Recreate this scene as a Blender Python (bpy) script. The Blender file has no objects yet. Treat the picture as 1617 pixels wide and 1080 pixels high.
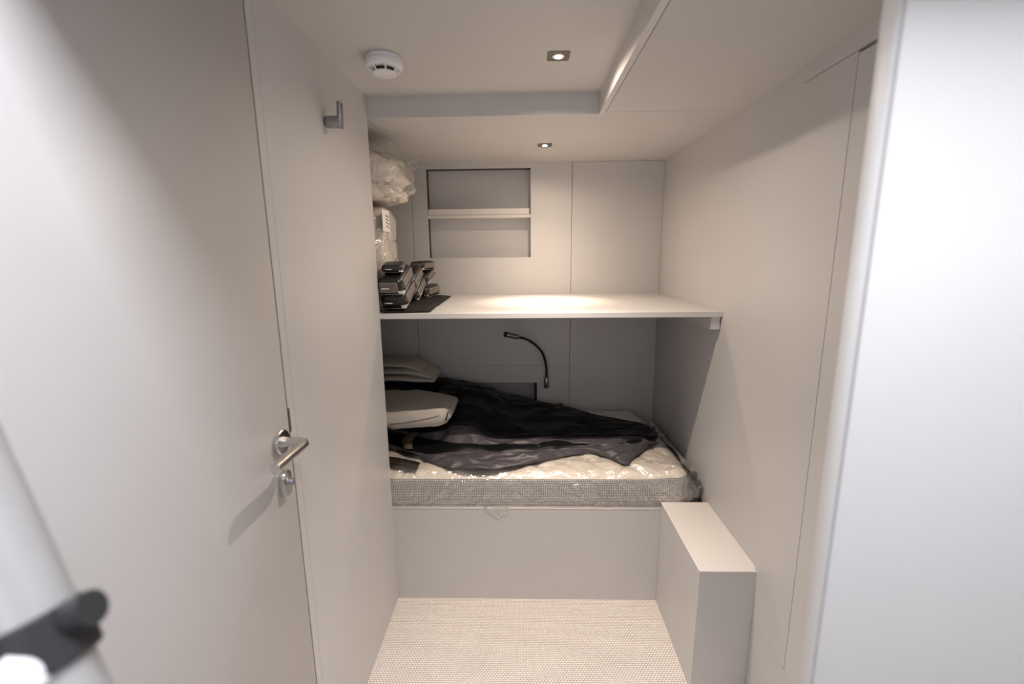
import bpy, bmesh, math, random
from mathutils import Vector, Matrix, noise
random.seed(7)
sc = bpy.context.scene
C = sc.collection
PI = math.pi

# ------------------------------------------------------------------ camera
cam_d = bpy.data.cameras.new('camera'); cam = bpy.data.objects.new('camera', cam_d); C.objects.link(cam)
cam_d.sensor_width = 36.0; cam_d.lens = 16.01; cam_d.clip_start = 0.02
ax = Vector((0.99966464, 0.0239955, -0.00973773)); ay = Vector((0.00501518, 0.18952039, 0.98186398)); az = -Vector((-0.02540581, 0.98158354, -0.18933649))
cam.matrix_world = Matrix(((ax.x, ay.x, az.x, 0.0), (ax.y, ay.y, az.y, 0.0), (ax.z, ay.z, az.z, 1.5), (0, 0, 0, 1)))
cam_d.dof.use_dof = True; cam_d.dof.focus_distance = 1.9; cam_d.dof.aperture_fstop = 2.0
sc.camera = cam

# ------------------------------------------------------------------ world, exposure
w = bpy.data.worlds.new('world'); sc.world = w; w.use_nodes = True
w.node_tree.nodes['Background'].inputs[0].default_value = (0.75, 0.85, 1.0, 1)
w.node_tree.nodes['Background'].inputs[1].default_value = 0.3
sc.view_settings.view_transform = 'Standard'; sc.view_settings.look = 'None'
sc.view_settings.gamma = 1; sc.view_settings.use_curve_mapping = False
sc.view_settings.exposure = 0.12

DAY_W, DAY_COL = 32.0, (0.91, 0.925, 1.0)
LAMP_COL_NEAR, LAMP_COL_FAR = (1.0, 0.835, 0.70), (1.0, 0.79, 0.60)
BEAMS_NEAR = (('downlight_spill', 166, 16.0, .55), ('downlight_flood', 120, 34.0, .9), ('downlight_beam', 72, 62.0, 1.0))
BEAMS_FAR = (('downlight_spill', 166, 6.5, .55), ('downlight_flood', 118, 20.0, .9), ('downlight_beam', 60, 44.0, 1.0))

# daylight falling through the deck hatch over the entrance, behind the camera
def area(name, loc, size, power, col, rot=(0, 0, 0)):
    l = bpy.data.lights.new(name, 'AREA'); l.shape = 'RECTANGLE'; l.size, l.size_y = size; l.energy = power; l.color = col
    o = bpy.data.objects.new(name, l); C.objects.link(o); o.location = loc; o.rotation_euler = rot
    return o
area('hatch_daylight', (0.05, 0.07, 2.60), (0.8, 0.30), DAY_W, DAY_COL)
area('passage_fill_light', (0.2, -1.56, 1.55), (1.0, 0.8), 4.5, DAY_COL, (PI / 2, 0, 0))  # unseen soft light added to brighten the near partition; no window is built

# ------------------------------------------------------------------ materials
def new_mat(name):
    m = bpy.data.materials.new(name); m.use_nodes = True
    nt = m.node_tree; return m, nt, nt.nodes['Principled BSDF']
def lin(n):
    return tuple((c / 255 / 12.92 if c / 255 <= .04045 else ((c / 255 + .055) / 1.055) ** 2.4) for c in n)
def mat(name, col, rough=.5, metal=0.0, var=0.0, scale=8.0, bump=0.0, bscale=200.0, spec=.5, sheen=0.0, coat=0.0):
    m, nt, b = new_mat(name)
    b.inputs['Base Color'].default_value = (*col, 1); b.inputs['Roughness'].default_value = rough
    b.inputs['Metallic'].default_value = metal; b.inputs['Specular IOR Level'].default_value = spec
    b.inputs['Sheen Weight'].default_value = sheen; b.inputs['Coat Weight'].default_value = coat
    tc = nt.nodes.new('ShaderNodeTexCoord')
    if var:
        n = nt.nodes.new('ShaderNodeTexNoise'); n.inputs['Scale'].default_value = scale; n.inputs['Detail'].default_value = 5
        nt.links.new(tc.outputs['Object'], n.inputs['Vector'])
        r = nt.nodes.new('ShaderNodeValToRGB')
        r.color_ramp.elements[0].position = .3; r.color_ramp.elements[1].position = .7
        r.color_ramp.elements[0].color = (*[c * (1 - var) for c in col], 1); r.color_ramp.elements[1].color = (*[min(1, c * (1 + var)) for c in col], 1)
        nt.links.new(n.outputs['Fac'], r.inputs['Fac']); nt.links.new(r.outputs['Color'], b.inputs['Base Color'])
    if bump:
        n2 = nt.nodes.new('ShaderNodeTexNoise'); n2.inputs['Scale'].default_value = bscale; n2.inputs['Detail'].default_value = 3
        nt.links.new(tc.outputs['Object'], n2.inputs['Vector'])
        bp = nt.nodes.new('ShaderNodeBump'); bp.inputs['Strength'].default_value = bump; bp.inputs['Distance'].default_value = .002
        nt.links.new(n2.outputs['Fac'], bp.inputs['Height']); nt.links.new(bp.outputs['Normal'], b.inputs['Normal'])
    return m

M_LAM = mat('wall_laminate', (0.59, 0.58, 0.575), .42, var=.012, scale=6, bump=.12, bscale=500)
M_CEIL = mat('ceiling_laminate', (0.585, 0.57, 0.56), .5, var=.012, scale=5, bump=.1, bscale=400)
M_EDGE = mat('edge_banding', (0.66, 0.635, 0.615), .4, bump=.05)
M_GAP = mat('shadow_gap', (0.035, 0.03, 0.03), .9, var=.1)
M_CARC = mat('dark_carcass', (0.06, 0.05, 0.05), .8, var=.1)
M_TOP = mat('pale_top_laminate', (0.70, 0.67, 0.64), .35, bump=.08, bscale=400)
M_DAYLIT = mat('daylit_laminate', (0.74, 0.74, 0.735), .45, var=.008, bump=.05, bscale=300)  # laminate lightened so its colour carries the daylight on the near partition
M_JOINT = mat('grey_joint', (0.50, 0.50, 0.50), .5, var=.02)
M_STEEL = mat('brushed_steel', (0.62, 0.61, 0.60), .22, 1.0, var=.05, scale=40)
M_STEELD = mat('satin_steel_dark', (0.33, 0.33, 0.34), .38, 1.0, var=.06, scale=60)
M_BEZEL = mat('bezel_steel', (0.13, 0.115, 0.10), .4, .5, var=.06, scale=60)
M_CHROME = mat('chrome', (0.8, 0.8, 0.8), .08, 1.0, var=.02)
M_WPLA = mat('white_plastic', (0.80, 0.80, 0.82), .3, var=.01)
M_BPLA = mat('black_plastic', (0.012, 0.012, 0.013), .35, var=.15)
M_DPLA = mat('grey_black_rubber', (0.028, 0.030, 0.033), .45, var=.1)
M_NECK = mat('black_neck', (0.01, 0.01, 0.01), .4, var=.1)
M_BLACKFAB = mat('black_shell_fabric', (0.003, 0.0036, 0.0046), .40, var=.2, scale=30, bump=.35, bscale=38, spec=.3)
M_GREYFAB = mat('grey_lining_fabric', (0.060, 0.054, 0.065), .50, var=.18, scale=25, bump=.9, bscale=48)
M_STRAP = mat('brown_black_webbing', (0.022, 0.016, 0.013), .5, var=.3, scale=60, bump=.5, bscale=700)
M_BROWN = mat('olive_brown_webbing', (0.10, 0.075, 0.045), .6, var=.2, scale=60, bump=.5, bscale=700)
M_CANVAS = mat('grey_canvas', (0.50, 0.46, 0.41), .75, var=.05, scale=20, bump=.3, bscale=900)
M_PIPE = mat('black_piping', (0.01, 0.01, 0.01), .5, var=.1)
M_DUVET = mat('white_bedding', (0.72, 0.66, 0.58), .8, var=.03, scale=12, bump=.2, bscale=120)
M_PAPER = mat('paper_label', (0.85, 0.84, 0.80), .6, var=.01)
M_INK = mat('label_ink', (0.03, 0.03, 0.03), .6, var=.05)
M_TAN = mat('taupe_panel', (0.15, 0.125, 0.11), .35, var=.06, scale=30, bump=.1)
M_PILE = mat('black_pile_fabric', (0.007, 0.005, 0.0045), .85, var=.4, scale=60, bump=1.0, bscale=500)
M_ALU = mat('pale_aluminium_tube', (0.46, 0.46, 0.46), .38, .25, var=.02)
M_KNOB = mat('white_clip', (0.85, 0.85, 0.86), .35, var=.02)

def lamp_mat(name, strength):
    m, nt, b = new_mat(name)
    b.inputs['Base Color'].default_value = (1, .95, .85, 1)
    b.inputs['Emission Color'].default_value = (1, 0.93, 0.80, 1); b.inputs['Emission Strength'].default_value = strength
    return m
M_LED = lamp_mat('lit_lamp', 30.0)

def carpet_mat():
    m, nt, b = new_mat('woven_carpet'); N, L = nt.nodes, nt.links
    tc = N.new('ShaderNodeTexCoord'); mp = N.new('ShaderNodeMapping'); mp.inputs['Scale'].default_value = (1, 1, 1)
    L.new(tc.outputs['Object'], mp.inputs['Vector'])
    br = N.new('ShaderNodeTexBrick'); br.offset = .5; br.inputs['Scale'].default_value = 1.0
    br.inputs['Brick Width'].default_value = .0115; br.inputs['Row Height'].default_value = .0080
    br.inputs['Mortar Size'].default_value = .0017; br.inputs['Mortar Smooth'].default_value = 1.0
    br.inputs['Color1'].default_value = (0.92, 0.86, 0.80, 1); br.inputs['Color2'].default_value = (0.84, 0.78, 0.72, 1); br.inputs['Mortar'].default_value = (0.40, 0.355, 0.33, 1)
    L.new(mp.outputs['Vector'], br.inputs['Vector'])
    nz = N.new('ShaderNodeTexNoise'); nz.inputs['Scale'].default_value = 90; nz.inputs['Detail'].default_value = 4
    L.new(tc.outputs['Object'], nz.inputs['Vector'])
    mx = N.new('ShaderNodeMix'); mx.data_type = 'RGBA'; mx.blend_type = 'OVERLAY'; mx.inputs['Factor'].default_value = .25
    L.new(br.outputs['Color'], mx.inputs[6]); L.new(nz.outputs['Color'], mx.inputs[7]); L.new(mx.outputs[2], b.inputs['Base Color'])
    inv = N.new('ShaderNodeMath'); inv.operation = 'SUBTRACT'; inv.inputs[0].default_value = 1; L.new(br.outputs['Fac'], inv.inputs[1])
    bp = N.new('ShaderNodeBump'); bp.inputs['Strength'].default_value = .8; bp.inputs['Distance'].default_value = .003
    L.new(inv.outputs[0], bp.inputs['Height']); L.new(bp.outputs['Normal'], b.inputs['Normal'])
    b.inputs['Roughness'].default_value = .9
    return m
M_CARPET = carpet_mat()

def band_mat():     # grey woven border of the mattress: a fine diagonal dot weave
    m, nt, b = new_mat('mattress_border'); N, L = nt.nodes, nt.links
    tc = N.new('ShaderNodeTexCoord')
    sx = N.new('ShaderNodeSeparateXYZ'); L.new(tc.outputs['Object'], sx.inputs[0])
    def mth(op, a, bb=None):
        n = N.new('ShaderNodeMath'); n.operation = op
        for i, v in enumerate((a, bb)):
            if v is None: continue
            if isinstance(v, (int, float)): n.inputs[i].default_value = v
            else: L.new(v, n.inputs[i])
        return n.outputs[0]
    u = mth('ADD', sx.outputs['X'], sx.outputs['Y']); v = sx.outputs['Z']
    k = 2 * PI / .0150
    s = mth('MULTIPLY', mth('SINE', mth('MULTIPLY', mth('ADD', u, v), k)), mth('SINE', mth('MULTIPLY', mth('SUBTRACT', u, v), k)))
    r = N.new('ShaderNodeValToRGB'); r.color_ramp.elements[0].position = .42; r.color_ramp.elements[1].position = .56
    r.color_ramp.elements[0].color = (0.035, 0.034, 0.034, 1); r.color_ramp.elements[1].color = (0.76, 0.735, 0.71, 1)
    L.new(mth('MULTIPLY_ADD', s, .5), r.inputs['Fac']); r.inputs['Fac'].links[0].from_node.inputs[2].default_value = .5
    L.new(r.outputs['Color'], b.inputs['Base Color']); b.inputs['Roughness'].default_value = .8
    return m
M_BAND = band_mat()
M_QUILT = mat('quilted_ticking', (0.86, 0.80, 0.72), .7, var=.02, bump=.2, bscale=300)

def film_mat(name, gloss, tint=(0.97, 0.97, 0.96), bstr=.9, bscale=26, haze=.035):     # thin clear wrapping film
    m, nt, b = new_mat(name); N, L = nt.nodes, nt.links
    N.remove(b); out = N['Material Output']
    tr = N.new('ShaderNodeBsdfTransparent'); tr.inputs[0].default_value = (*tint, 1)
    gl = N.new('ShaderNodeBsdfGlossy'); gl.inputs['Roughness'].default_value = .15; gl.inputs[0].default_value = (1, 1, 1, 1)
    df = N.new('ShaderNodeBsdfDiffuse'); df.inputs[0].default_value = (.85, .85, .85, 1)
    tc = N.new('ShaderNodeTexCoord'); n = N.new('ShaderNodeTexNoise'); n.inputs['Scale'].default_value = bscale; n.inputs['Detail'].default_value = 4; n.inputs['Distortion'].default_value = 1.2
    L.new(tc.outputs['Object'], n.inputs['Vector'])
    bp = N.new('ShaderNodeBump'); bp.inputs['Strength'].default_value = bstr; bp.inputs['Distance'].default_value = .02
    L.new(n.outputs['Fac'], bp.inputs['Height']); L.new(bp.outputs['Normal'], gl.inputs['Normal'])
    fr = N.new('ShaderNodeLayerWeight'); fr.inputs['Blend'].default_value = .35; L.new(bp.outputs['Normal'], fr.inputs['Normal'])
    mu = N.new('ShaderNodeMath'); mu.operation = 'MULTIPLY_ADD'; mu.inputs[1].default_value = gloss; mu.inputs[2].default_value = gloss * .25
    L.new(fr.outputs['Facing'], mu.inputs[0])
    m1 = N.new('ShaderNodeMixShader'); m1.inputs[0].default_value = haze; L.new(tr.outputs[0], m1.inputs[1]); L.new(df.outputs[0], m1.inputs[2])
    m2 = N.new('ShaderNodeMixShader'); L.new(mu.outputs[0], m2.inputs[0]); L.new(m1.outputs[0], m2.inputs[1]); L.new(gl.outputs[0], m2.inputs[2])
    L.new(m2.outputs[0], out.inputs[0])
    return m
M_FILM = film_mat('clear_film', .6, bstr=.75, bscale=13)
M_FILM3 = film_mat('side_film', .7, bstr=1.0, bscale=24)
M_FILM2 = film_mat('crinkled_film', .5, bscale=22, bstr=.8, haze=.05)
M_FILM4 = film_mat('bunched_film', .8, bscale=40, bstr=1.0, haze=.20)

# ------------------------------------------------------------------ mesh helpers
class MB:
    def __init__(s): s.bm = bmesh.new(); s.mats = []
    def mi(s, m):
        if m not in s.mats: s.mats.append(m)
        return s.mats.index(m)
    def _fin(s, faces, m, smooth=False):
        i = s.mi(m)
        for f in faces: f.material_index = i; f.smooth = smooth
    def box(s, x0, x1, y0, y1, z0, z1, m, bev=0.0, seg=2, rot=None, piv=None):
        t = bmesh.new(); bmesh.ops.create_cube(t, size=1.0)
        for v in t.verts: v.co = Vector(((x0 + x1) / 2 + v.co.x * (x1 - x0), (y0 + y1) / 2 + v.co.y * (y1 - y0), (z0 + z1) / 2 + v.co.z * (z1 - z0)))
        if bev: bmesh.ops.bevel(t, geom=list(t.edges), offset=bev, segments=seg, profile=.5, affect='EDGES')
        if rot is not None:
            p = Vector(piv) if piv else Vector(((x0 + x1) / 2, (y0 + y1) / 2, (z0 + z1) / 2))
            for v in t.verts: v.co = p + rot @ (v.co - p)
        s._merge(t, m, bool(bev))
    def _merge(s, t, m, smooth):
        mp = {v: s.bm.verts.new(v.co) for v in t.verts}
        fs = []
        for f in t.faces:
            try: fs.append(s.bm.faces.new([mp[v] for v in f.verts]))
            except ValueError: pass
        s._fin(fs, m, smooth); t.free()
    def grid(s, rows, m, smooth=True, close_u=False, close_v=False, cap=False):
        V = [[s.bm.verts.new(p) for p in r] for r in rows]; n, k = len(V), len(V[0]); fs = []
        for i in range(n if close_v else n - 1):
            for j in range(k if close_u else k - 1):
                a, b, c, d = V[i][j], V[i][(j + 1) % k], V[(i + 1) % n][(j + 1) % k], V[(i + 1) % n][j]
                try: fs.append(s.bm.faces.new((a, b, c, d)))
                except ValueError: pass
        if cap:
            fs.append(s.bm.faces.new(list(reversed(V[0])))); fs.append(s.bm.faces.new(V[-1]))
        s._fin(fs, m, smooth); return V
    def tube(s, pts, r, m, n=16, cap=True):
        pts = [Vector(p) for p in pts]; rs = r if isinstance(r, (list, tuple)) else [r] * len(pts)
        rows = []; up = None
        for i, p in enumerate(pts):
            t = (pts[min(i + 1, len(pts) - 1)] - pts[max(i - 1, 0)]).normalized()
            if up is None:
                up = Vector((0, 0, 1)) if abs(t.z) < .9 else Vector((1, 0, 0))
            u = t.cross(up).normalized(); v = u.cross(t).normalized(); up = v
            rows.append([p + (u * math.cos(a) + v * math.sin(a)) * rs[i] for a in [2 * PI * k / n for k in range(n)]])
        s.grid(rows, m, True, close_u=True, cap=cap)
    def lathe(s, prof, m, n=40, o=(0, 0, 0), axis='z'):
        rows = []
        for r, h in prof:
            row = []
            for k in range(n):
                a = 2 * PI * k / n; c, q = r * math.cos(a), r * math.sin(a)
                p = (c, q, h) if axis == 'z' else ((h, c, q) if axis == 'x' else (c, h, q))
                row.append(Vector(o) + Vector(p))
            rows.append(row)
        s.grid(rows, m, True, close_u=True, cap=True)
    def build(s, name, parent=None, auto=True, solid=0.0, sub=0, offset=-1.0):
        bmesh.ops.recalc_face_normals(s.bm, faces=list(s.bm.faces))
        me = bpy.data.meshes.new(name); s.bm.to_mesh(me); s.bm.free()
        for m in s.mats: me.materials.append(m)
        o = bpy.data.objects.new(name, me); C.objects.link(o)
        if auto:
            me.set_sharp_from_angle(angle=math.radians(40))
        if solid:
            md = o.modifiers.new('thick', 'SOLIDIFY'); md.thickness = solid; md.offset = offset
        if sub:
            md = o.modifiers.new('sub', 'SUBSURF'); md.levels = sub; md.render_levels = sub
        if parent is not None:
            o.parent = parent
            bpy.context.view_layer.update()
            o.matrix_parent_inverse = parent.matrix_world.inverted()
        return o
def empty(name, loc, label, cat, group=None):
    o = bpy.data.objects.new(name, None); C.objects.link(o); o.location = loc; o.empty_display_size = .05
    o['label'] = label; o['category'] = cat
    if group: o['group'] = group
    return o
def tag(o, label, cat, group=None):
    o['label'] = label; o['category'] = cat
    if group: o['group'] = group
    return o
def struct(o, label, cat):
    o['kind'] = 'structure'; o['label'] = label; o['category'] = cat; return o

def cat(p0, p1, p2, p3, t):
    return .5 * ((2 * p1) + (-p0 + p2) * t + (2 * p0 - 5 * p1 + 4 * p2 - p3) * t * t + (-p0 + 3 * p1 - 3 * p2 + p3) * t ** 3)
def resample(pts, n):
    pts = [Vector(p) for p in pts]
    # uniform in index, centripetal enough for these curves
    out = []
    for k in range(n):
        f = k / (n - 1) * (len(pts) - 1); i = min(int(f), len(pts) - 2); t = f - i
        out.append(cat(pts[max(i - 1, 0)], pts[i], pts[i + 1], pts[min(i + 2, len(pts) - 1)], t))
    return out
def nz(p, s, seed=0): return noise.noise(Vector((p.x * s + seed * 7.3, p.y * s + seed * 3.1, p.z * s)))
def ridge(p, s, seed=0): return 1 - abs(nz(p, s, seed)) * 2

# ------------------------------------------------------------------ room shell
XL, XR, YF, YB = -0.5645, 0.7704, 1.7655, 2.6205
Z1, Z2 = 1.990, 2.0617
YH = 0.45            # near end of the low cabin ceiling
G = .0012            # half a panel joint

b = MB(); b.box(-1.3, 1.5, -1.6, 2.85, -.05, 0, M_CARPET)
struct(b.build('floor'), 'cream woven carpet floor in a fine staggered weave', 'floor')

# ceiling
b = MB()
b.box(XL + .0, .2748, YH, YF, Z2, Z2 + .02, M_CEIL)                        # raised field
b.box(.2748, .2748 + .018, YH, YF, Z1, Z2 + .02, M_EDGE)                   # side of the raised field
b.box(XL, .2928, YF, YF + .018, Z1, Z2 + .02, M_LAM)                       # end of the raised field
b.box(.2748 + .018 + .0022, XR, YH, 1.742 - G, Z1, Z1 + .018, M_CEIL)
b.box(.2748 + .018, XR, 1.742 + G, YF, Z1, Z1 + .018, M_CEIL)
b.box(.2928, XR, YF, YB + .02, Z1, Z1 + .018, M_CEIL)
b.box(-.5695, .2928, YF + .018, YB + .02, Z1, Z1 + .018, M_CEIL)
b.box(-1.25, -.5725, YF + .0, YB + .02, Z1, Z1 + .018, M_CEIL)
b.box(-.571 - G, .2928, YF + .018, YB + .02, Z1 + .018, Z1 + .03, M_GAP)
b.box(.28, XR + .02, YH, YF + .05, Z1 + .018, Z1 + .03, M_GAP)
b.box(-1.3, 1.5, YH - .02, YH, Z1, 2.66, M_CEIL)                          # bulkhead up to the hatch trunk
# higher ceiling over the entrance, with the opening of the deck hatch
b.box(-1.3, -.36, -1.6, YH, 2.64, 2.66, M_CEIL); b.box(.56, 1.5, -1.6, YH, 2.64, 2.66, M_CEIL)
b.box(-.36, .56, -1.6, -.09, 2.64, 2.66, M_CEIL); b.box(-.36, .56, .23, YH, 2.64, 2.66, M_CEIL)
struct(b.build('ceiling', auto=False), 'cabin ceiling with a raised field and a lowered border', 'ceiling')

# left wall with the door in it
b = MB()
b.box(XL - .03, XL, 1.026, 1.056 - .0005, 0, Z2, M_LAM)
b.box(XL - .03, XL, 1.056 + .0005, YF, 0, Z2, M_LAM)
b.box(XL - .034, XL - .03, 1.0, YF - .002, 0, Z2, M_GAP)
b.box(XL - .03, XL - .0007, 1.0229, 1.0262, 0, 2.054, M_GAP)
b.box(XL - .04, XL, -1.6, .13, 0, 2.64, M_LAM)
b.box(XL - .04, XL, .13, YH, 2.055, 2.64, M_LAM)
b.box(XL - .05, XL - .04, .13, 1.03, 0, 2.06, M_GAP)
wl = struct(b.build('wall_left', auto=False), 'pale grey laminate wall left of the bunk', 'wall')
b = MB(); b.box(XL - .004, XL + .0008, 1.0245, 1.0320, 1.083, 1.143, M_BEZEL, .0008)
b.build('latch_plate', wl)['label'] = 'dark steel latch plate'

b = MB(); b.box(XL - .038, XL, .135, 1.0225, .006, 2.052, M_LAM, .0008, 1)
d1 = struct(b.build('door_1', auto=False), 'pale grey flush cabin door with steel lever handle', 'door')

# back wall with open alcove and a low niche
b = MB(); yb0, yb1 = YB, YB + .018
def wpan(x0, x1, z0, z1): b.box(x0 + G, x1 - G, yb0, yb1, z0 + G, z1 - G, M_LAM)
def wraw(x0, x1, z0, z1): b.box(x0, x1, yb0, yb1, z0, z1, M_LAM)
wpan(-1.25, -.6175, .853, Z1); wpan(-1.25, -.6175, .40, .853)
wpan(.2705, XR, .40, Z1)
AX0, AX1, AZ0, AZ1 = -.5335, .043, 1.482, 1.9635
wraw(-.6175 + G, AX0, 1.26, Z1); wraw(AX1, .2705 - G, 1.26, Z1); wraw(AX0, AX1, AZ1, Z1); wraw(AX0, AX1, 1.26, AZ0)
wraw(-.6175 + G, .2705 - G, .853 + G * .6, 1.26)
NX0, NX1, NZ0, NZ1 = -.50, .079, .53, .7475
wraw(-.6175 + G, NX0, .40, .853 - G * .6); wraw(NX1, .2705 - G, .40, .853 - G * .6); wraw(NX0, NX1, NZ1, .853 - G * .6); wraw(NX0, NX1, .40, NZ0)
b.box(-1.25, AX0 - .02, yb1, yb1 + .004, .4, Z1, M_GAP); b.box(AX1 + .02, XR, yb1, yb1 + .004, .4, Z1, M_GAP)
b.box(AX0 - .02, AX1 + .02, yb1, yb1 + .004, NZ1 + .02, AZ0 - .02, M_GAP)
# alcove lining, set back a few millimetres behind the opening
dA = .075
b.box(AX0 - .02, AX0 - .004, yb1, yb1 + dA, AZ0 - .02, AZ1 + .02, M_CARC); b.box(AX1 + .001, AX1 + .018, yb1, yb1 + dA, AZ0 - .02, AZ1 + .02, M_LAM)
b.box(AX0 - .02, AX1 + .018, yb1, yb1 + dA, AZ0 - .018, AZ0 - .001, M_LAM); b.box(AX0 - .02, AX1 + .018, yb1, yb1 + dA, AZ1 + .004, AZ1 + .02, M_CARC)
b.box(AX0 - .02, AX1 + .018, yb1 + dA, yb1 + dA + .012, AZ0 - .02, AZ1 + .02, M_LAM)
# niche lining; the black sheet showing above the lowered back panel is painted shade
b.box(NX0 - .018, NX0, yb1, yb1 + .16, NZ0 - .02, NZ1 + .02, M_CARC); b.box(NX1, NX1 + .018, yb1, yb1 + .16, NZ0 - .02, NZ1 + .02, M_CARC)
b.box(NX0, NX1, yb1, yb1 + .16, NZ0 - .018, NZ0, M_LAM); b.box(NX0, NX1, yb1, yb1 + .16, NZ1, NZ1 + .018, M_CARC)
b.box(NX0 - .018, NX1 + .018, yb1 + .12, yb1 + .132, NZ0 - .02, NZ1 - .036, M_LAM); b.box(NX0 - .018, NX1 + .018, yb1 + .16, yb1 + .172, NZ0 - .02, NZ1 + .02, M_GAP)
wb = struct(b.build('wall_back', auto=False), 'pale grey panelled wall behind the bunk, with an open alcove and a low niche', 'wall')

# right wall and its proud closet front
b = MB(); b.box(XR, XR + .03, 1.3575, 2.85, 0, 2.1, M_LAM)
struct(b.build('wall_right', auto=False), 'pale grey laminate wall right of the bunk', 'wall')
ar = empty('wardrobe', (.76, 1.0, 0), 'flush built-in grey wardrobe front on the right wall behind the near partition', 'wardrobe')
b = MB(); b.box(.758, .775, .66, 1.356, 1.9455, Z1, M_LAM); b.build('header', ar)
b = MB(); b.box(.7605, .775, 1.153, 1.356, .292, 1.9440, M_LAM); b.build('side_panel', ar)
b = MB(); b.box(.7605, .775, .665, 1.1505, .292, 1.9375, M_LAM); b.build('door', ar)
b = MB(); b.box(.7605, .775, .66, 1.341, 0, .2900, M_LAM); b.build('plinth', ar)
b = MB(); b.box(.7755, 1.30, .661, 1.354, .0, 1.985, M_CARC); b.build('carcass', ar)

# near right partition: its end faces the room, its face faces the entrance
b = MB(); b.box(.440, 1.46, .600, .635, 0, 2.64, M_DAYLIT, .0012, 1)
wn = struct(b.build('wall_right_near', auto=False), 'bright pale partition edge close to the camera', 'wall')
b = MB(); b.box(.4397, .4435, .5993, .602, 0, 2.64, M_JOINT, .0004, 1); b.build('edge_joint', wn)
# entrance passage behind the camera
b = MB(); b.box(-1.3, 1.5, -1.64, -1.6, 0, 2.66, M_LAM); struct(b.build('wall_entrance', auto=False), 'pale passage wall facing the cabin', 'wall')
b = MB(); b.box(1.46, 1.5, -1.6, .635, 0, 2.64, M_LAM); struct(b.build('wall_passage_right', auto=False), 'pale passage side wall', 'wall')
b = MB(); b.box(-1.29, -1.25, YF, 2.85, 0, 2.1, M_LAM); struct(b.build('wall_bunk_end', auto=False), 'pale wall closing the hidden end of the bunk', 'wall')
b = MB(); b.box(-1.25, XL - .03, YF - .018, YF, 0, 2.08, M_LAM); struct(b.build('wall_bunk_side', auto=False), 'pale wall hiding the left end of the bunk', 'wall')

# ------------------------------------------------------------------ door furniture
hz, hy = 1.080, .975
b = MB(); b.lathe([(.0280, 0), (.0290, .003), (.0290, .0085), (.0270, .0105), (.018, .0108), (.0125, .0110), (.0125, .016)], M_STEEL, 40, (XL + .0002, hy, hz), 'x')
dh = b.build('door_handle', d1)
b = MB()
pts = [(XL + .010, hy, hz), (XL + .035, hy, hz), (XL + .050, hy, hz), (XL + .058, hy - .003, hz), (XL + .062, hy - .010, hz), (XL + .063, hy - .022, hz), (XL + .063, hy - .07, hz), (XL + .063, hy - .135, hz)]
b.tube(pts, .0108, M_STEEL, 24); b.build('lever', dh)
b = MB()
kz, ky = .980, .970
rows = []
for sc_, h in ((1, 0), (1.0, .010), (.95, .013), (.80, .0135)):
    row = []
    for k in range(40):
        a = 2 * PI * k / 40; row.append(Vector((XL + .0002 + h, ky + math.cos(a) * .0185 * sc_, kz + (math.sin(a) * .0185 + (.014 if math.sin(a) >= 0 else -.014)) * sc_)))
    rows.append(row)
b.grid(rows, M_STEEL, True, close_u=True, cap=True); lk = b.build('lock_plate', d1)
b = MB(); b.lathe([(.0085, 0), (.0085, .012), (.0075, .0135), (.001, .0135)], M_STEELD, 28, (XL + .0135, ky, kz + .004), 'x')
b.box(XL + .024, XL + .0276, ky - .0009, ky + .0009, kz, kz + .008, M_CHROME); b.build('lock_cylinder', lk)

# coat hook
ck = empty('coat_hook', (XL, 1.385, 1.877), 'small brushed steel coat hook on the left wall', 'coat hook')
b = MB(); b.box(XL, XL + .047, 1.371, 1.399, 1.860, 1.891, M_STEELD, .009, 4); b.build('stem', ck)
b = MB(); b.box(XL + .040, XL + .050, 1.371, 1.399, 1.858, 1.929, M_STEELD, .0042, 3, Matrix.Rotation(math.radians(2), 3, 'Y')); b.build('upright', ck)

# ------------------------------------------------------------------ bunk base, shelf, boxed ledge
bk = empty('bunk_base', (.1, YF, 0), 'pale grey built-in bunk base carrying the wrapped mattress', 'bunk')
b = MB(); b.box(-1.25, .5750, YF, YF + .018, 0, .4330, M_LAM); b.build('front_panel', bk)
b = MB(); b.box(-1.25, XR, YF, YF + .03, .4345, .4420, M_TOP, .001, 1); b.build('top_rail', bk)
b = MB(); b.box(-1.25, XR, YF + .03, YB, .42, .4400, M_CARC); b.build('platform', bk)

lg = empty('boxed_ledge', (.67, 1.5, 0), 'low grey boxed ledge with a pale top standing on the carpet right of the bunk', 'ledge')
b = MB(); b.box(.5750, XR - .0005, 1.3430, YF - .0005, 0, .4665, M_LAM, .0006, 1); b.build('body', lg)
b = MB(); b.box(.5747, XR - .0005, 1.3427, YF + .004, .4667, .4692, M_TOP, .0005, 1); b.build('top', lg)

sh = empty('shelf', (.1, YF, 1.2537), 'wide pale shelf across the bunk, lit by the downlight above', 'shelf')
b = MB(); b.box(-1.25, XR - .0005, YF + .0005, YB - .0005, 1.2535, 1.2737, M_LAM, .0008, 1); b.build('board', sh)
b = MB(); b.box(.732, .7665, YF + .012, YB - .02, 1.203, 1.2535, M_LAM, .0006, 1); b.build('cleat', sh)

al = empty('alcove_shelf', (-.245, YB, 1.70), 'narrow fiddled shelf inside the back wall alcove', 'shelf')
b = MB(); b.box(AX0 + .0005, AX1 - .001, YB + .002, YB + .092, 1.700, 1.7165, M_TOP, .0006, 1); b.build('board', al)
b = MB(); b.box(AX0 + .004, AX1 - .008, YB + .006, YB + .020, 1.7175, 1.7500, M_TOP, .0006, 1); b.build('fiddle_rail', al)

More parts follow.
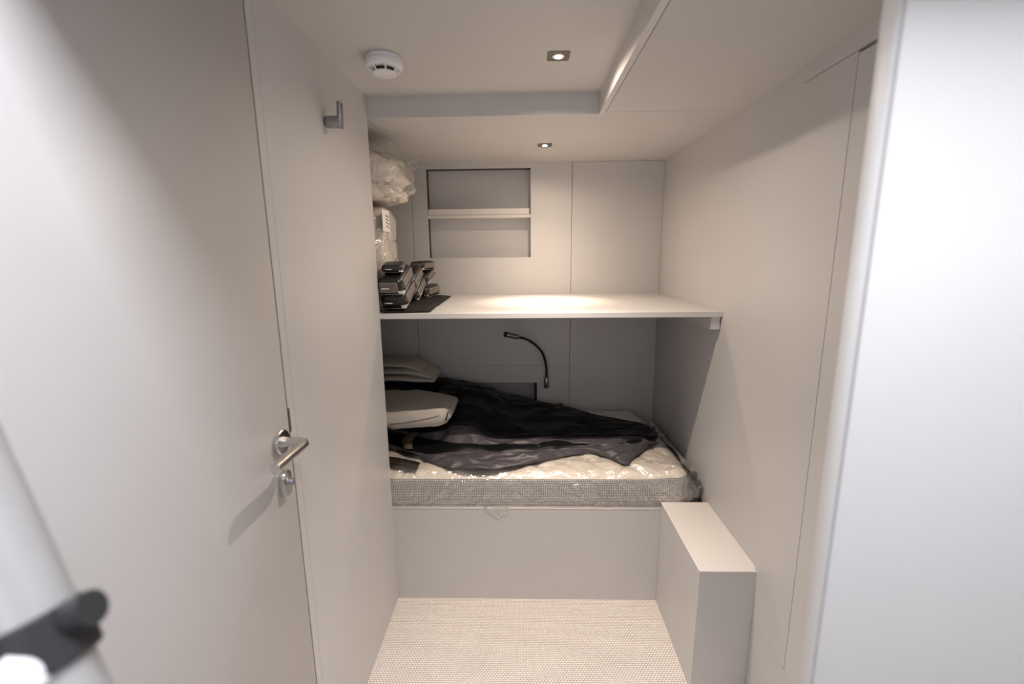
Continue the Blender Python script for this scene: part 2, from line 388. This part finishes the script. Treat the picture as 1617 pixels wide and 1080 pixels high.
# ------------------------------------------------------------------ downlights and smoke detector
def downlight(x, y, z, label, beams, col):
    t = empty('downlight', (x, y, z), label, 'light', 'downlights')
    b = MB(); h = .0325; r = .019
    n = 32; outer, inner = [], []
    for k in range(n):
        a = 2 * PI * (k + .5) / n; c, s_ = math.cos(a), math.sin(a); q = h / max(abs(c), abs(s_))
        outer.append(Vector((x + c * q, y + s_ * q, z - .0018))); inner.append(Vector((x + c * r, y + s_ * r, z - .0024)))
    rim = [Vector((p.x, p.y, z + .001)) for p in outer]; well = [Vector((x + (p.x - x) * .9, y + (p.y - y) * .9, z - .0004)) for p in inner]
    b.grid([rim, outer, inner, well], M_BEZEL, False, close_u=True); b.build('bezel', t, auto=False)
    b = MB(); b.lathe([(.0120, 0), (.0130, -.0018), (.0165, -.0026), (.0180, -.0024)], M_CHROME, 32, (x, y, z - .0004)); b.build('lens_ring', t)
    b = MB(); b.lathe([(.0105, .0), (.0105, -.0006), (.008, -.0014), (.002, -.0018)], M_LED, 32, (x, y, z - .0030)); b.build('lens', t)
    for nm, ang, en, bl in beams:
        l = bpy.data.lights.new(nm, 'SPOT'); l.energy = en; l.color = col; l.spot_size = math.radians(ang); l.spot_blend = bl; l.shadow_soft_size = .008
        o = bpy.data.objects.new(nm, l); C.objects.link(o); o.location = (x, y, z - .0060)
downlight(.105, 1.452, Z2, 'square steel downlight in the raised ceiling field, the nearer one', BEAMS_NEAR, LAMP_COL_NEAR)
downlight(.102, 2.225, Z1, 'square steel downlight in the lowered ceiling above the shelf', BEAMS_FAR, LAMP_COL_FAR)

sd = empty('smoke_detector', (-.400, 1.440, Z2), 'round white smoke detector on the raised ceiling', 'smoke detector')
o = (-.400, 1.440, Z2)
b = MB(); b.lathe([(.050, 0), (.052, -.002), (.052, -.012), (.0545, -.014), (.0545, -.022), (.051, -.029), (.046, -.031), (.030, -.031)], M_WPLA, 56, o); b.build('base', sd)
b = MB(); b.lathe([(.030, -.029), (.030, -.042), (.01, -.042)], M_BPLA, 40, o); b.build('sensor_chamber', sd)
b = MB(); b.lathe([(.033, -.0405), (.034, -.042), (.032, -.0455), (.02, -.0475), (.002, -.048)], M_WPLA, 48, o); b.build('cap', sd)
for k in range(8):
    a = 2 * PI * k / 8 + .35; c, s_ = math.cos(a), math.sin(a); b = MB()
    q = [(.046, -.030), (.040, -.038), (.032, -.044)]
    b.tube([Vector(o) + Vector((c * r_, s_ * r_, h_)) for r_, h_ in q], .0024, M_WPLA, 10); b.build('rib', sd)

# ------------------------------------------------------------------ mattress
mt = empty('mattress', (.0, 2.18, .442), 'plastic-wrapped single mattress with cream quilted top and grey woven border', 'mattress')
MX0, MX1, MY0, MY1, MR = -1.18, .695, 1.776, 2.585, .065
def mat_xy(u, v, off=0.0):            # u, v in 0..1 -> rounded rectangle
    x0, x1, y0, y1 = MX0 - off, MX1 + off, MY0 - off, MY1 + off
    x = x0 + (x1 - x0) * u; y = y0 + (y1 - y0) * v
    for cx, sx in ((x0 + MR, -1), (x1 - MR, 1)):
        for cy, sy in ((y0 + MR, -1), (y1 - MR, 1)):
            dx, dy = (x - cx) * sx, (y - cy) * sy
            if dx > 0 and dy > 0:
                k = max(dx, dy) / math.hypot(dx, dy); return cx + dx * sx * k, cy + dy * sy * k
    return x, y
def skew(x, y):                       # the mattress lies a little askew and bows outwards at its middle
    return x + (.012 * math.sin((y - MY0) / (MY1 - MY0) * PI) - .045 * ((y - MY0) / (MY1 - MY0)) ** 2) * max(0, x + .2) / .9, y
def top_z(x, y, u, v):
    d = min(u * (MX1 - MX0), (1 - u) * (MX1 - MX0), v * (MY1 - MY0), (1 - v) * (MY1 - MY0))
    e = 1 - math.exp(-d / .028)
    q = abs(math.sin((x * 1.0 + y * .75) * 24)) * abs(math.sin((x - y * .8) * 21))
    p = Vector((x, y, 0))
    return .568 + .030 * e + e * (.010 * q ** .6 + .004 * nz(p, 9) - .002)
NU, NV = 220, 110
us = [.5 - .5 * math.cos(PI * i / NU) * 1.0 if False else i / NU for i in range(NU + 1)]
def edgey(t, k=.35): return t + k * math.sin(2 * PI * t) / (-2 * PI)      # finer near both edges
b = MB(); rows = []
for j in range(NV + 1):
    v = edgey(j / NV, .8); row = []
    for i in range(NU + 1):
        u = edgey(i / NU, .8); x, y = mat_xy(u, v); z = top_z(x, y, u, v); x, y = skew(x, y); row.append((x, y, z))
    rows.append(row)
b.grid(rows, M_QUILT); b.build('quilted_top', mt, auto=False)
def outline(n1, n2, off=0.0):
    pts = [(i / n1, 0) for i in range(n1)] + [(1, i / n2) for i in range(n2)] + [(1 - i / n1, 1) for i in range(n1)] + [(0, 1 - i / n2) for i in range(n2)]
    return [mat_xy(edgey(u, .8), edgey(v, .8), off) for u, v in pts]
b = MB(); rows = []
for z, off in ((.443, -.02), (.446, -.008), (.455, 0.0), (.475, .004), (.51, .006), (.545, .004), (.562, .001), (.569, -.001)):
    rows.append([(*skew(x, y), z + (.006 * math.exp(-((x - .66) / .12) ** 2) if z > .56 else 0)) for x, y in outline(140, 70, off)])
b.grid(rows, M_BAND, True, close_u=True); b.build('border', mt, auto=False)
# the film: lies on the top, hangs down the front and bunches at the right end
b = MB(); rows = []
for j in range(NV + 1):
    v = edgey(j / NV, .8); row = []
    for i in range(NU + 1):
        u = edgey(i / NU, .8); x, y = mat_xy(u, v, .004); z = top_z(x, y, u, v); p = Vector((x, y, 0))
        z += .003 + .005 * max(0, ridge(Vector((x * .8 + y, y * 1.0 - x * .3, 0)), 11, 2)) ** 4 + .002 * abs(nz(p, 30, 4)); x, y = skew(x, y); row.append((x, y, z))
    rows.append(row)
b.grid(rows, M_FILM)
ol = outline(140, 70, .004); rows = []
for k in range(15):
    t = k / 14; row = []
    for x, y in ol:
        nxd = 1.0 if x > MX1 - .02 else 0.0
        front = 1.0 if y < MY0 + .03 else 0.0
        p = Vector((x, y, t * .13)); bulge = (.022 + .020 * nz(p, 14, 5)) * math.sin(t * PI * .9) * nxd + .003 + .005 * abs(nz(p, 22, 6)) * t
        if x > MX1 - .14 and not front: bulge += .030 * t * (1 - (y - MY0) / (MY1 - MY0)) * nxd
        cx = x + bulge * (1 if nxd else 0); cy = y - (.0055 * min(1, t * 6)) * front + (.003 if y > MY1 - .02 else 0)
        cx, cy = skew(cx, cy); row.append((min(cx, XR - .004), cy, .572 - t * .128))
    rows.append(row)
b.grid(rows, M_FILM3, True, close_u=True); b.build('plastic_wrap', mt, auto=False)['label'] = 'clear crinkled plastic wrap'
b = MB(); rows = []
for i in range(40):                    # bunched spare film at the head corner
    t = i / 39; row = []
    for k in range(22):
        s_ = k / 21; p = Vector((t, s_, 0))
        x = .700 + .058 * math.sin(s_ * PI) ** .7 + .012 * nz(p, 6, 1); y = MY0 + .035 + t * .55; z = .595 - s_ * .150 + .02 * nz(p, 7, 8)
        x += .012 * nz(p, 15, 3); row.append((min(x - .02 * t, XR - .005), y, max(z, .446)))
    rows.append(row)
b.grid(rows, M_FILM4); b.build('plastic_wrap', mt, auto=False)['label'] = 'bunched loose end of the plastic wrap'

b = MB(); rows = []
for i in range(14):                    # a tongue of film hanging over the rail
    t = i / 13; row = []
    for k in range(18):
        s_ = k / 17; x = -.175 + .105 * s_; w_ = 1 - .5 * t * abs(s_ - .62) * 2
        z = .447 - t * (.055 - .040 * abs(s_ - .62) * 2); y = YF - .002 - .003 * abs(nz(Vector((x, z, 0)), 40, 2)) if i > 1 else YF + .008 * (1 - i)
        row.append((x, y, z))
    rows.append(row)
b.grid(rows, M_FILM4); b.build('plastic_wrap', mt, auto=False)['label'] = 'tongue of film hanging over the bunk rail'

# ------------------------------------------------------------------ dark jacket
jk = empty('jacket', (.0, 2.1, .61), 'crumpled black waterproof jacket with grey lining spread over the mattress', 'jacket')
hem = [(-0.682,2.008,0.612),(-0.626,1.98,0.612),(-0.51,1.918,0.612),(-0.378,1.83,0.612),(-0.279,1.789,0.612),(-0.146,1.784,0.612),(-0.075,1.801,0.612),(0.061,1.85,0.612),(0.206,1.921,0.612),(0.321,1.934,0.612),(0.429,1.839,0.612),(0.483,1.895,0.612),(0.61,2.047,0.612)]
l1t = [(-0.678,1.999,0.632),(-0.624,1.977,0.632),(-0.505,1.902,0.632),(-0.387,1.882,0.632),(-0.291,1.902,0.632),(-0.227,1.916,0.634),(-0.106,1.889,0.634),(0.035,1.896,0.632),(0.121,1.923,0.632),(0.222,1.944,0.632),(0.382,1.958,0.632),(0.502,1.979,0.632),(0.618,2.023,0.632)]
l3b = [(-0.71,2.103,0.64),(-0.642,2.087,0.64),(-0.532,2.055,0.64),(-0.409,2.003,0.64),(-0.314,1.967,0.64),(-0.196,1.953,0.64),(-0.108,1.939,0.64),(0.007,1.925,0.64),(0.108,1.953,0.64),(0.182,1.982,0.64),(0.323,1.947,0.64),(0.499,1.968,0.64),(0.61,2.004,0.64)]
l3t = [(-0.684, 2.03, 0.689), (-0.609, 2.03, 0.679), (-0.504, 2.03, 0.663), (-0.382, 2.03, 0.682), (-0.336, 2.03, 0.708), (-0.246, 2.03, 0.701), (-0.172, 2.03, 0.657), (-0.083, 2.03, 0.648), (0.067, 2.03, 0.651), (0.157, 2.03, 0.648), (0.335, 2.03, 0.651), (0.543, 2.03, 0.651), (0.62, 2.03, 0.638)]
sil = [(-0.791,2.4,0.814),(-0.615,2.4,0.82),(-0.479,2.42,0.822),(-0.36,2.44,0.805),(-0.291,2.45,0.787),(-0.203,2.46,0.758),(-0.097,2.46,0.728),(0.081,2.46,0.683),(0.273,2.42,0.652),(0.448,2.32,0.628),(0.566,2.25,0.628),(0.635,2.2,0.625),(0.645,2.09,0.614)]
def loft(name, rows, m, nu, nv, wr, seed, parent, solid=.0025, fine=.0, lab=None, zmin=.606):
    R = [resample(r, nu) for r in rows]; out = []
    for j in range(nv):
        f = j / (nv - 1) * (len(R) - 1); i = min(int(f), len(R) - 2); t = f - i; row = []
        e = max(0, math.sin(j / (nv - 1) * PI)) ** .5
        for k in range(nu):
            p = cat(R[max(i - 1, 0)][k], R[i][k], R[i + 1][k], R[min(i + 2, len(R) - 1)][k], t)
            q = Vector((p.x * .8 + p.y * .55, p.y * 2.2 - p.x * .5, 0))
            d = wr * e * (.35 if name == 'outer_shell' and j > nv * .5 else 1) * (max(0, ridge(q, 4.5, seed)) ** 2.5 - .25) + fine * (.2 + .8 * e) * (ridge(Vector((p.x + p.y * .6, p.y * 2.4 - p.x * .4, 0)), 10, seed + 3) - .4)
            row.append(Vector((p.x, p.y - d * .5, max(p.z + d, zmin + .002))))
        out.append(row)
    b = MB(); b.grid(out, m); o = b.build(name, parent, auto=False, solid=solid, offset=1.0)
    if lab: o['label'] = lab
    return o
def sh_(rows, dy, dz): return [(x, y + dy, z + dz) for x, y, z in rows]
def mid(a, c, t, dz): return [tuple(p + (q - p) * t + (dz if i == 2 else 0) for i, (p, q) in enumerate(zip(A, B))) for A, B in zip(a, c)]
loft('lining', [sh_(hem, .004, -.003), hem, mid(hem, l1t, .5, .006), l1t, sh_(l1t, .03, -.018)], M_GREYFAB, 260, 40, .012, 1, jk, fine=.009, lab='lower grey lining layer')
loft('underlayer', [sh_(l1t, .0, -.014), mid(l1t, l3b, .5, .002), sh_(l3b, .03, .006)], M_BLACKFAB, 160, 16, .006, 5, jk, fine=.002, lab='black inner layer showing between the grey ones')
loft('lining', [sh_(l3b, .006, -.006), l3b, mid(l3b, l3t, .5, .006), l3t, sh_(l3t, .03, -.004)], M_GREYFAB, 260, 34, .008, 2, jk, fine=.007, lab='upper grey lining layer')
# the outer shell climbs over the heap, dips under the bag at the left and falls to the mattress at the back
r0 = sh_(l3t, .010, .005)
r1 = mid(l3t, sil, .25, .022); r2 = mid(l3t, sil, .55, .014); r3 = mid(l3t, sil, .82, .006)
for r in (r1, r2):
    for i in (0, 1, 2, 3):
        x, y, z = r[i]; r[i] = (x, y, .712 if r is r1 else .722)
back = [(x, min(y + .055, 2.555), z - .02) for x, y, z in sil]; back2 = [(x, min(y + .09, 2.575), .612) for x, y, z in sil]
loft('outer_shell', [r0, r1, r2, r3, sil, back, back2], M_BLACKFAB, 240, 90, .026, 3, jk, fine=.003, lab='glossy black outer fabric')
b = MB(); fl = [[(.10, 2.50, .640), (.16, 2.50, .652), (.222, 2.497, .659)], [(.10, 2.46, .625), (.16, 2.45, .630), (.228, 2.45, .622)], [(.10, 2.44, .612), (.17, 2.42, .614), (.235, 2.42, .612)]]
b.grid([resample(r, 12) for r in fl], M_BLACKFAB); b.build('pocket_flap', jk, solid=.003)
b = MB(); b.grid([resample(r, 16) for r in ([(-.66, 1.892, .620), (-.54, 1.850, .624), (-.450, 1.826, .616)], [(-.66, 1.845, .618), (-.54, 1.800, .620), (-.455, 1.783, .610)])], M_STRAP)
b.build('strap', jk, solid=.004, offset=1)['label'] = 'brown-black webbing strap end'
b = MB(); b.grid([resample(r, 12) for r in ([(-.560, 2.06, .664), (-.568, 1.99, .652), (-.545, 1.93, .634)], [(-.500, 2.045, .668), (-.520, 1.985, .654), (-.505, 1.925, .636)])], M_BROWN)
b.build('strap', jk, solid=.003, offset=1)['label'] = 'olive brown webbing loop'

# ------------------------------------------------------------------ grey canvas bag on the jacket
bg = empty('canvas_bag', (-.6, 2.1, .71), 'grey canvas bag with black piping lying on the black jacket beside the wall', 'bag')
st = []      # stations along x: (x, front bottom z, front top z, back top z, y0, y1)
for i in range(34):
    t = i / 33; x = -.93 + t * .60
    k = max(0, (t - .86) / .14); r_ = math.sqrt(max(0, 1 - k * k)) if k else 1
    zb = .732 + .020 * max(0, (x + .60) / .26) + (.028 * max(0, (-x - .595)) / .05 if x < -.595 and x > -.65 else (.028 if x <= -.65 else 0)); zf = .800 + .034 * max(0, (x + .60) / .26)
    zm = (zb + zf) / 2
    zb2, zf2 = zm + (zb - zm) * (r_ * .5 + .5), zm + (zf - zm) * (r_ * .5 + .5)
    y0, y1 = 1.918 + .035 * (1 - r_), 2.26 - .05 * (1 - r_)
    zt = .822 - .030 * max(0, (x + .55) / .2)
    zt = zm + (zt - zm) * (r_ * .5 + .5)
    st.append([(x, y0 + .006, zb2 + .004), (x, y0 - .004, (zb2 + zf2) / 2 - .012), (x, y0, zf2 - .014), (x, y0 + .014, zf2), (x, y0 + .06, (zf2 + zt) / 2 + .004), (x, (y0 + y1) / 2, (zf2 * .4 + zt * .6) + .008), (x, y1 - .03, zt + .002), (x, y1, zt - .03), (x, y1, zb2 + .02), (x, y1 - .04, zb2), (x, y0 + .03, zb2)])
rows = []
for ring in st:
    rr = [Vector(p) for p in ring]; n = len(rr); o_ = []
    for k in range(66):
        f = k / 66 * n; i = int(f); p = cat(rr[(i - 1) % n], rr[i % n], rr[(i + 1) % n], rr[(i + 2) % n], f - i)
        q = Vector((p.x * 1.2, p.y * 1.6, p.z * 2)); p += Vector((0, -.6, 1)) * (.0045 * (ridge(q, 8, 9) - .5)); o_.append(p)
    rows.append(o_)
b = MB(); b.grid(rows, M_CANVAS, True, close_u=True, cap=True); b.build('body', bg, auto=False)
b = MB(); b.tube(resample([(-.350, 1.924, .772), (-.344, 1.924, .790), (-.341, 1.940, .806), (-.340, 1.98, .806), (-.343, 2.04, .802)], 24), .0032, M_PIPE, 10); b.build('piping', bg)
b = MB(); b.tube(resample([(-.60, 1.9125, .760), (-.52, 1.912, .768), (-.43, 1.912, .786), (-.375, 1.913, .800)], 24), .0012, M_PIPE, 6); b.build('seam', bg)

# folded grey garment heaped behind the bag
fg = empty('folded_garment', (-.6, 2.3, .86), 'loosely folded grey garment on the heap behind the canvas bag', 'garment')
def fold(name, zlo, zhi, xr, y0, y1, seed, drop):
    b = MB(); rows = []
    for i in range(40):
        t = i / 39; x = -.95 + (xr + .95) * t; k = max(0, (t - .80) / .2); r_ = math.sqrt(max(0, 1 - k * k)) * .9 + .1
        dz = -drop * max(0, (x + .62) / (xr + .62)) ** 1.5; zm = (zlo + zhi) / 2 + dz; h = (zhi - zlo) / 2 * r_; ring = []
        for a in range(28):
            an = 2 * PI * a / 28; c, s_ = math.cos(an), math.sin(an)
            y = (y0 + y1) / 2 + (y1 - y0) / 2 * (abs(c) ** .5) * (1 if c > 0 else -1); z = zm + h * (abs(s_) ** .8) * (1 if s_ > 0 else -1)
            p = Vector((x, y, z)); ring.append(p + Vector((0, -.4, 1)) * .006 * nz(p, 11, seed))
        rows.append(ring)
    b.grid(rows, M_CANVAS, True, close_u=True, cap=True); return b.build(name, fg, auto=False)
fold('fold', .866, .893, -.455, 2.22, 2.46, 1, .012); fold('fold', .895, .925, -.470, 2.24, 2.47, 2, .030); fold('fold', .927, .956, -.53, 2.26, 2.46, 3, .030)

# ------------------------------------------------------------------ reading lamp
rl = empty('reading_lamp', (.134, YB, .75), 'black flexible gooseneck reading lamp on the back wall', 'reading lamp')
b = MB(); b.lathe([(.0135, 0), (.0145, .002), (.0145, .060), (.0135, .062), (.008, .062)], M_STEELD, 28, (.134, 2.598, .722)); b.box(.127, .141, 2.606, YB, .735, .770, M_BPLA, .002, 2); b.build('wall_mount', rl)
neck = resample([(0.134,2.598,0.775),(0.134,2.597,0.836),(0.126,2.59,0.883),(0.11,2.575,0.935),(0.082,2.56,0.974),(0.046,2.54,1.009),(0.007,2.52,1.033),(-0.033,2.5,1.045)], 60)
b = MB(); b.tube(neck, [.0068 + .0005 * (i % 2) for i in range(60)], M_NECK, 16); b.build('gooseneck', rl)
b = MB(); d = (Vector((-0.1, 2.46, 1.069)) - Vector((-.030, 2.5, 1.046))).normalized(); p0 = Vector((-.030, 2.5, 1.046))
b.tube([p0, p0 + d * .002, p0 + d * .078, p0 + d * .080], [.012, .0145, .0145, .0135], M_STEELD, 28); lh = b.build('lamp_head', rl)
b = MB(); b.tube([p0 + d * .0795, p0 + d * .086], [.0150, .0150], M_BPLA, 28); b.build('head_ring', lh)

# ------------------------------------------------------------------ bedding packs on the shelf
pb = empty('pillow_pack', (-.72, 2.15, 1.72), 'white pillows in a clear plastic bag stacked under the ceiling on the shelf', 'pillow pack')
def blob(b, c, r, m, seed, amp, pw=.7, n=44, k=30, axis=None):
    rows = []
    for i in range(1, k):
        th = PI * i / k; row = []
        for j in range(n):
            ph = 2 * PI * j / n; d = Vector((math.sin(th) * math.cos(ph), math.sin(th) * math.sin(ph), math.cos(th)))
            e = Vector([math.copysign(abs(q) ** pw, q) for q in d]); p = Vector((e.x * r[0], e.y * r[1], e.z * r[2])); p *= 1 + amp * nz(d, 3, seed) + amp * .5 * (ridge(d, 4, seed + 2) - .5)
            row.append(Vector(c) + p)
        rows.append(row)
    b.grid(rows, m, True, close_u=True, cap=True)
b = MB(); blob(b, (-.745, 2.00, 1.840), (.245, .175, .078), M_DUVET, 3, .12); b.build('pillow', pb, auto=False)
b = MB(); blob(b, (-.745, 2.00, 1.752), (.240, .175, .040), M_DUVET, 6, .10); b.build('pillow', pb, auto=False)
b = MB(); blob(b, (-.740, 2.00, 1.818), (.262, .190, .108), M_FILM2, 9, .12, n=110, k=80)
b.build('plastic_bag', pb, auto=False)['label'] = 'clear crinkled plastic bag'
b = MB(); rows = []
for i in range(24):
    t = i / 23; row = []
    for j in range(16):
        s_ = j / 15; w_ = .115 - .05 * t
        p = Vector((-.520 + t * .090 , 2.03 + (s_ - .5) * .08, 1.845 + t * .050 + (s_ - .5) * w_)); p += Vector((.3, 1, .3)) * .018 * nz(p, 26, 4) + Vector((0, 0, 1)) * .008 * nz(p, 40, 2); row.append(p)
    rows.append(row)
b.grid(rows, M_FILM4); b.build('plastic_bag', pb, auto=False)['label'] = 'loose open end of the plastic bag'

dv = empty('duvet_pack', (-.75, 2.2, 1.275), 'tall vacuum-packed white duvet standing on the shelf below the pillow pack', 'duvet pack')
b = MB(); rows = []
for i in range(50):
    t = i / 49; z = 1.277 + t * .424; k = max(0, (t - .85) / .15); r_ = math.sqrt(max(0, 1 - k * k)) * .85 + .15; row = []
    for j in range(72):
        a = 2 * PI * j / 72; c, s_ = math.cos(a), math.sin(a)
        x = -.795 + .228 * (abs(c) ** .45) * math.copysign(1, c) * (r_ * .15 + .85); y = 1.990 + .140 * (abs(s_) ** .45) * math.copysign(1, s_) * r_
        cr = .006 * ridge(Vector((x * 9, y * 9, z * 1.2)), 3, 2) + (-.008 if abs(z - 1.565) < .006 else 0)
        row.append(Vector((x + cr * math.copysign(1, c) * abs(c), y + cr * s_, z)))
    rows.append(row)
b.grid(rows, M_DUVET, True, close_u=True, cap=True); b.build('duvet', dv, auto=False)
b = MB(); rows = [[Vector((-.79 + (p.x + .79) * 1.02 + .003 * nz(p, 20, 7), 1.990 + (p.y - 1.990) * 1.02 + .003 * nz(p, 22, 3), p.z + (.004 if k_ == 49 else 0))) for p in r_] for k_, r_ in enumerate(rows)]
b.grid(rows, M_FILM, True, close_u=True); b.build('plastic_wrap', dv, auto=False)
b = MB(); b.box(-.5575, -.5560, 1.85, 1.945, 1.595, 1.680, M_PAPER)
for z_ in (1.655, 1.641, 1.627, 1.613):
    b.box(-.5560, -.5557, 1.898, 1.912, z_, z_ + .007, M_INK); b.box(-.5560, -.5557, 1.920, 1.934, z_ - .003, z_ + .003, M_INK)
b.build('label_card', dv, auto=False)

# ------------------------------------------------------------------ black buckled cases piled on the shelf
b = MB(); rows = []
o4 = [(-.560, 1.785, 1.2745), (-.375, 1.80, 1.2745), (-.395, 2.50, 1.2745), (-.560, 2.50, 1.2745)]
for i in range(40):
    v = i / 39; row = []
    for j in range(24):
        u = j / 23; p = (Vector(o4[0]) * (1 - u) + Vector(o4[1]) * u) * (1 - v) + (Vector(o4[3]) * (1 - u) + Vector(o4[2]) * u) * v
        e = min(1, min(u, 1 - u) * 9) * min(1, min(v, 1 - v) * 12)
        p.x += .006 * nz(p, 8, 2); p.z += .004 + e * (.010 + .006 * nz(p, 14, 1)); row.append(p)
    rows.append(row)
b.grid(rows, M_PILE); tag(b.build('fleece_cloth', auto=False, solid=.003, offset=-1), 'dark brown-black fleece cloth lying flat on the shelf under the cases', 'cloth')

def case(loc, rot, size, label, face=False):
    t = empty('buckled_case', (0, 0, 0), label, 'case', 'black buckled cases piled on the shelf')
    L, W, H = size
    b = MB(); b.box(-W / 2, W / 2, -L / 2, L / 2, 0, H, M_BPLA, min(H, W) * .42, 5); b.build('shell', t)
    b = MB(); b.box(W / 2 - .006, W / 2 + .004, -L * .35, L * .37, H * .22, H * .82, M_TAN, .0048, 4); b.build('side_panel', t)['label'] = 'taupe side panel'
    if face:
        b = MB(); b.box(-W * .36, W * .34, -L / 2 - .004, -L / 2 + .006, H * .16, H * .84, M_TAN, .0048, 4); b.build('end_panel', t)['label'] = 'taupe end panel'
    b = MB(); b.box(W * .34, W / 2 + .006, -L / 2 - .004, -L / 2 + .010, H * .12, H * .34, M_CHROME, .0024, 2); b.build('corner_clasp', t)
    b = MB(); b.box(-W * .28, W * .04, -L / 2 - .008, -L / 2 - .003, H * .46, H * .56, M_CHROME, .0018, 2); b.build('buckle', t)
    b = MB(); b.box(-W / 2 - .001, W / 2 + .001, -L / 2 - .001, L / 2 + .001, H * .04, H * .09, M_STEELD, .001, 1); b.build('trim_band', t)
    t.location = loc; t.rotation_euler = rot
    return t
R_ = math.radians
def up_from(loc, rot, h):            # where the next case of a leaning stack sits
    from mathutils import Euler
    return tuple(Vector(loc) + Euler(rot).to_matrix() @ Vector((0, 0, h)))
ra = (R_(24), 0, R_(-4)); la = (-.514, 1.880, 1.322)
case(la, ra, (.17, .104, .062), 'lowest black buckled case at the front of the pile')
lb = up_from(la, ra, .064)
case(lb, ra, (.17, .104, .064), 'taupe-faced black buckled case in the middle of the front stack', face=True)
lc = up_from(lb, ra, .066)
case(lc, (R_(10), 0, R_(6)), (.09, .080, .030), 'small black case on top of the front stack before the duvet pack')
rb = (R_(30), 0, R_(-8)); ld = (-.505, 2.115, 1.328)
case(ld, rb, (.15, .075, .054), 'lowest black buckled case in the second stack from the front')
case(up_from(ld, rb, .056), rb, (.15, .075, .054), 'black buckled case on top of the second stack from the front')
rc = (R_(4), 0, R_(-16)); le = (-.495, 2.335, 1.294)
case(le, rc, (.16, .085, .056), 'lowest black case in the rear stack near the back wall')
rd = (R_(26), 0, R_(-12)); le2 = (-.500, 2.325, 1.382)
case(le2, rd, (.12, .075, .044), 'pale-sided case in the middle of the rear stack', face=True)
case(up_from(le2, rd, .050), (R_(2), 0, R_(-22)), (.12, .080, .044), 'rounded taupe-ended case topping the rear stack', face=True)

# ------------------------------------------------------------------ telescopic pole close to the camera
tp = empty('telescopic_pole', (.215, .05, 0), 'leaning white telescopic pole with a black clamp at the lower left', 'pole')
A, D = Vector((-.409, .297, 1.352)), Vector((0.41340924, -0.16364116, -0.89572003)).normalized()
def P(s): return A + D * s
cl = .142
b = MB(); b.tube([P(-.22), P(cl)], .0270, M_ALU, 48); b.build('upper_tube', tp)
b = MB(); b.tube([P(cl - .01), P(1.50)], .0245, M_ALU, 48); b.build('lower_tube', tp)
b = MB(); b.tube([P(cl - .022), P(cl - .020), P(cl + .016), P(cl + .018)], [.0285, .0305, .0305, .0285], M_DPLA, 48)
side = Vector((.94, .10, .30)).normalized(); side = (side - D * side.dot(D)).normalized()
c0 = P(cl - .004)
b.tube([c0 + side * .022 - D * .006, c0 + side * .045 - D * .006], [.0125, .0125], M_DPLA, 24)
cb = b.build('clamp', tp); cb['label'] = 'black plastic clamp collar'
b = MB(); nrm = D.cross(side).normalized()
for s_ in (-1, 1):
    pass
cq = P(cl + .012) - side * .020
toward = (Vector((0, 0, 1.5)) - cq).normalized()
b.lathe([(.004, 0), (.015, .001), (.017, .006), (.015, .014), (.006, .017)], M_KNOB, 28)
kb = b.build('clamp_knob', None); kb.rotation_mode = 'QUATERNION'; kb.rotation_quaternion = toward.to_track_quat('Z', 'Y'); kb.location = cq + toward * .030
kb.parent = tp; bpy.context.view_layer.update(); kb.matrix_parent_inverse = tp.matrix_world.inverted(); kb['label'] = 'white clamp knob'
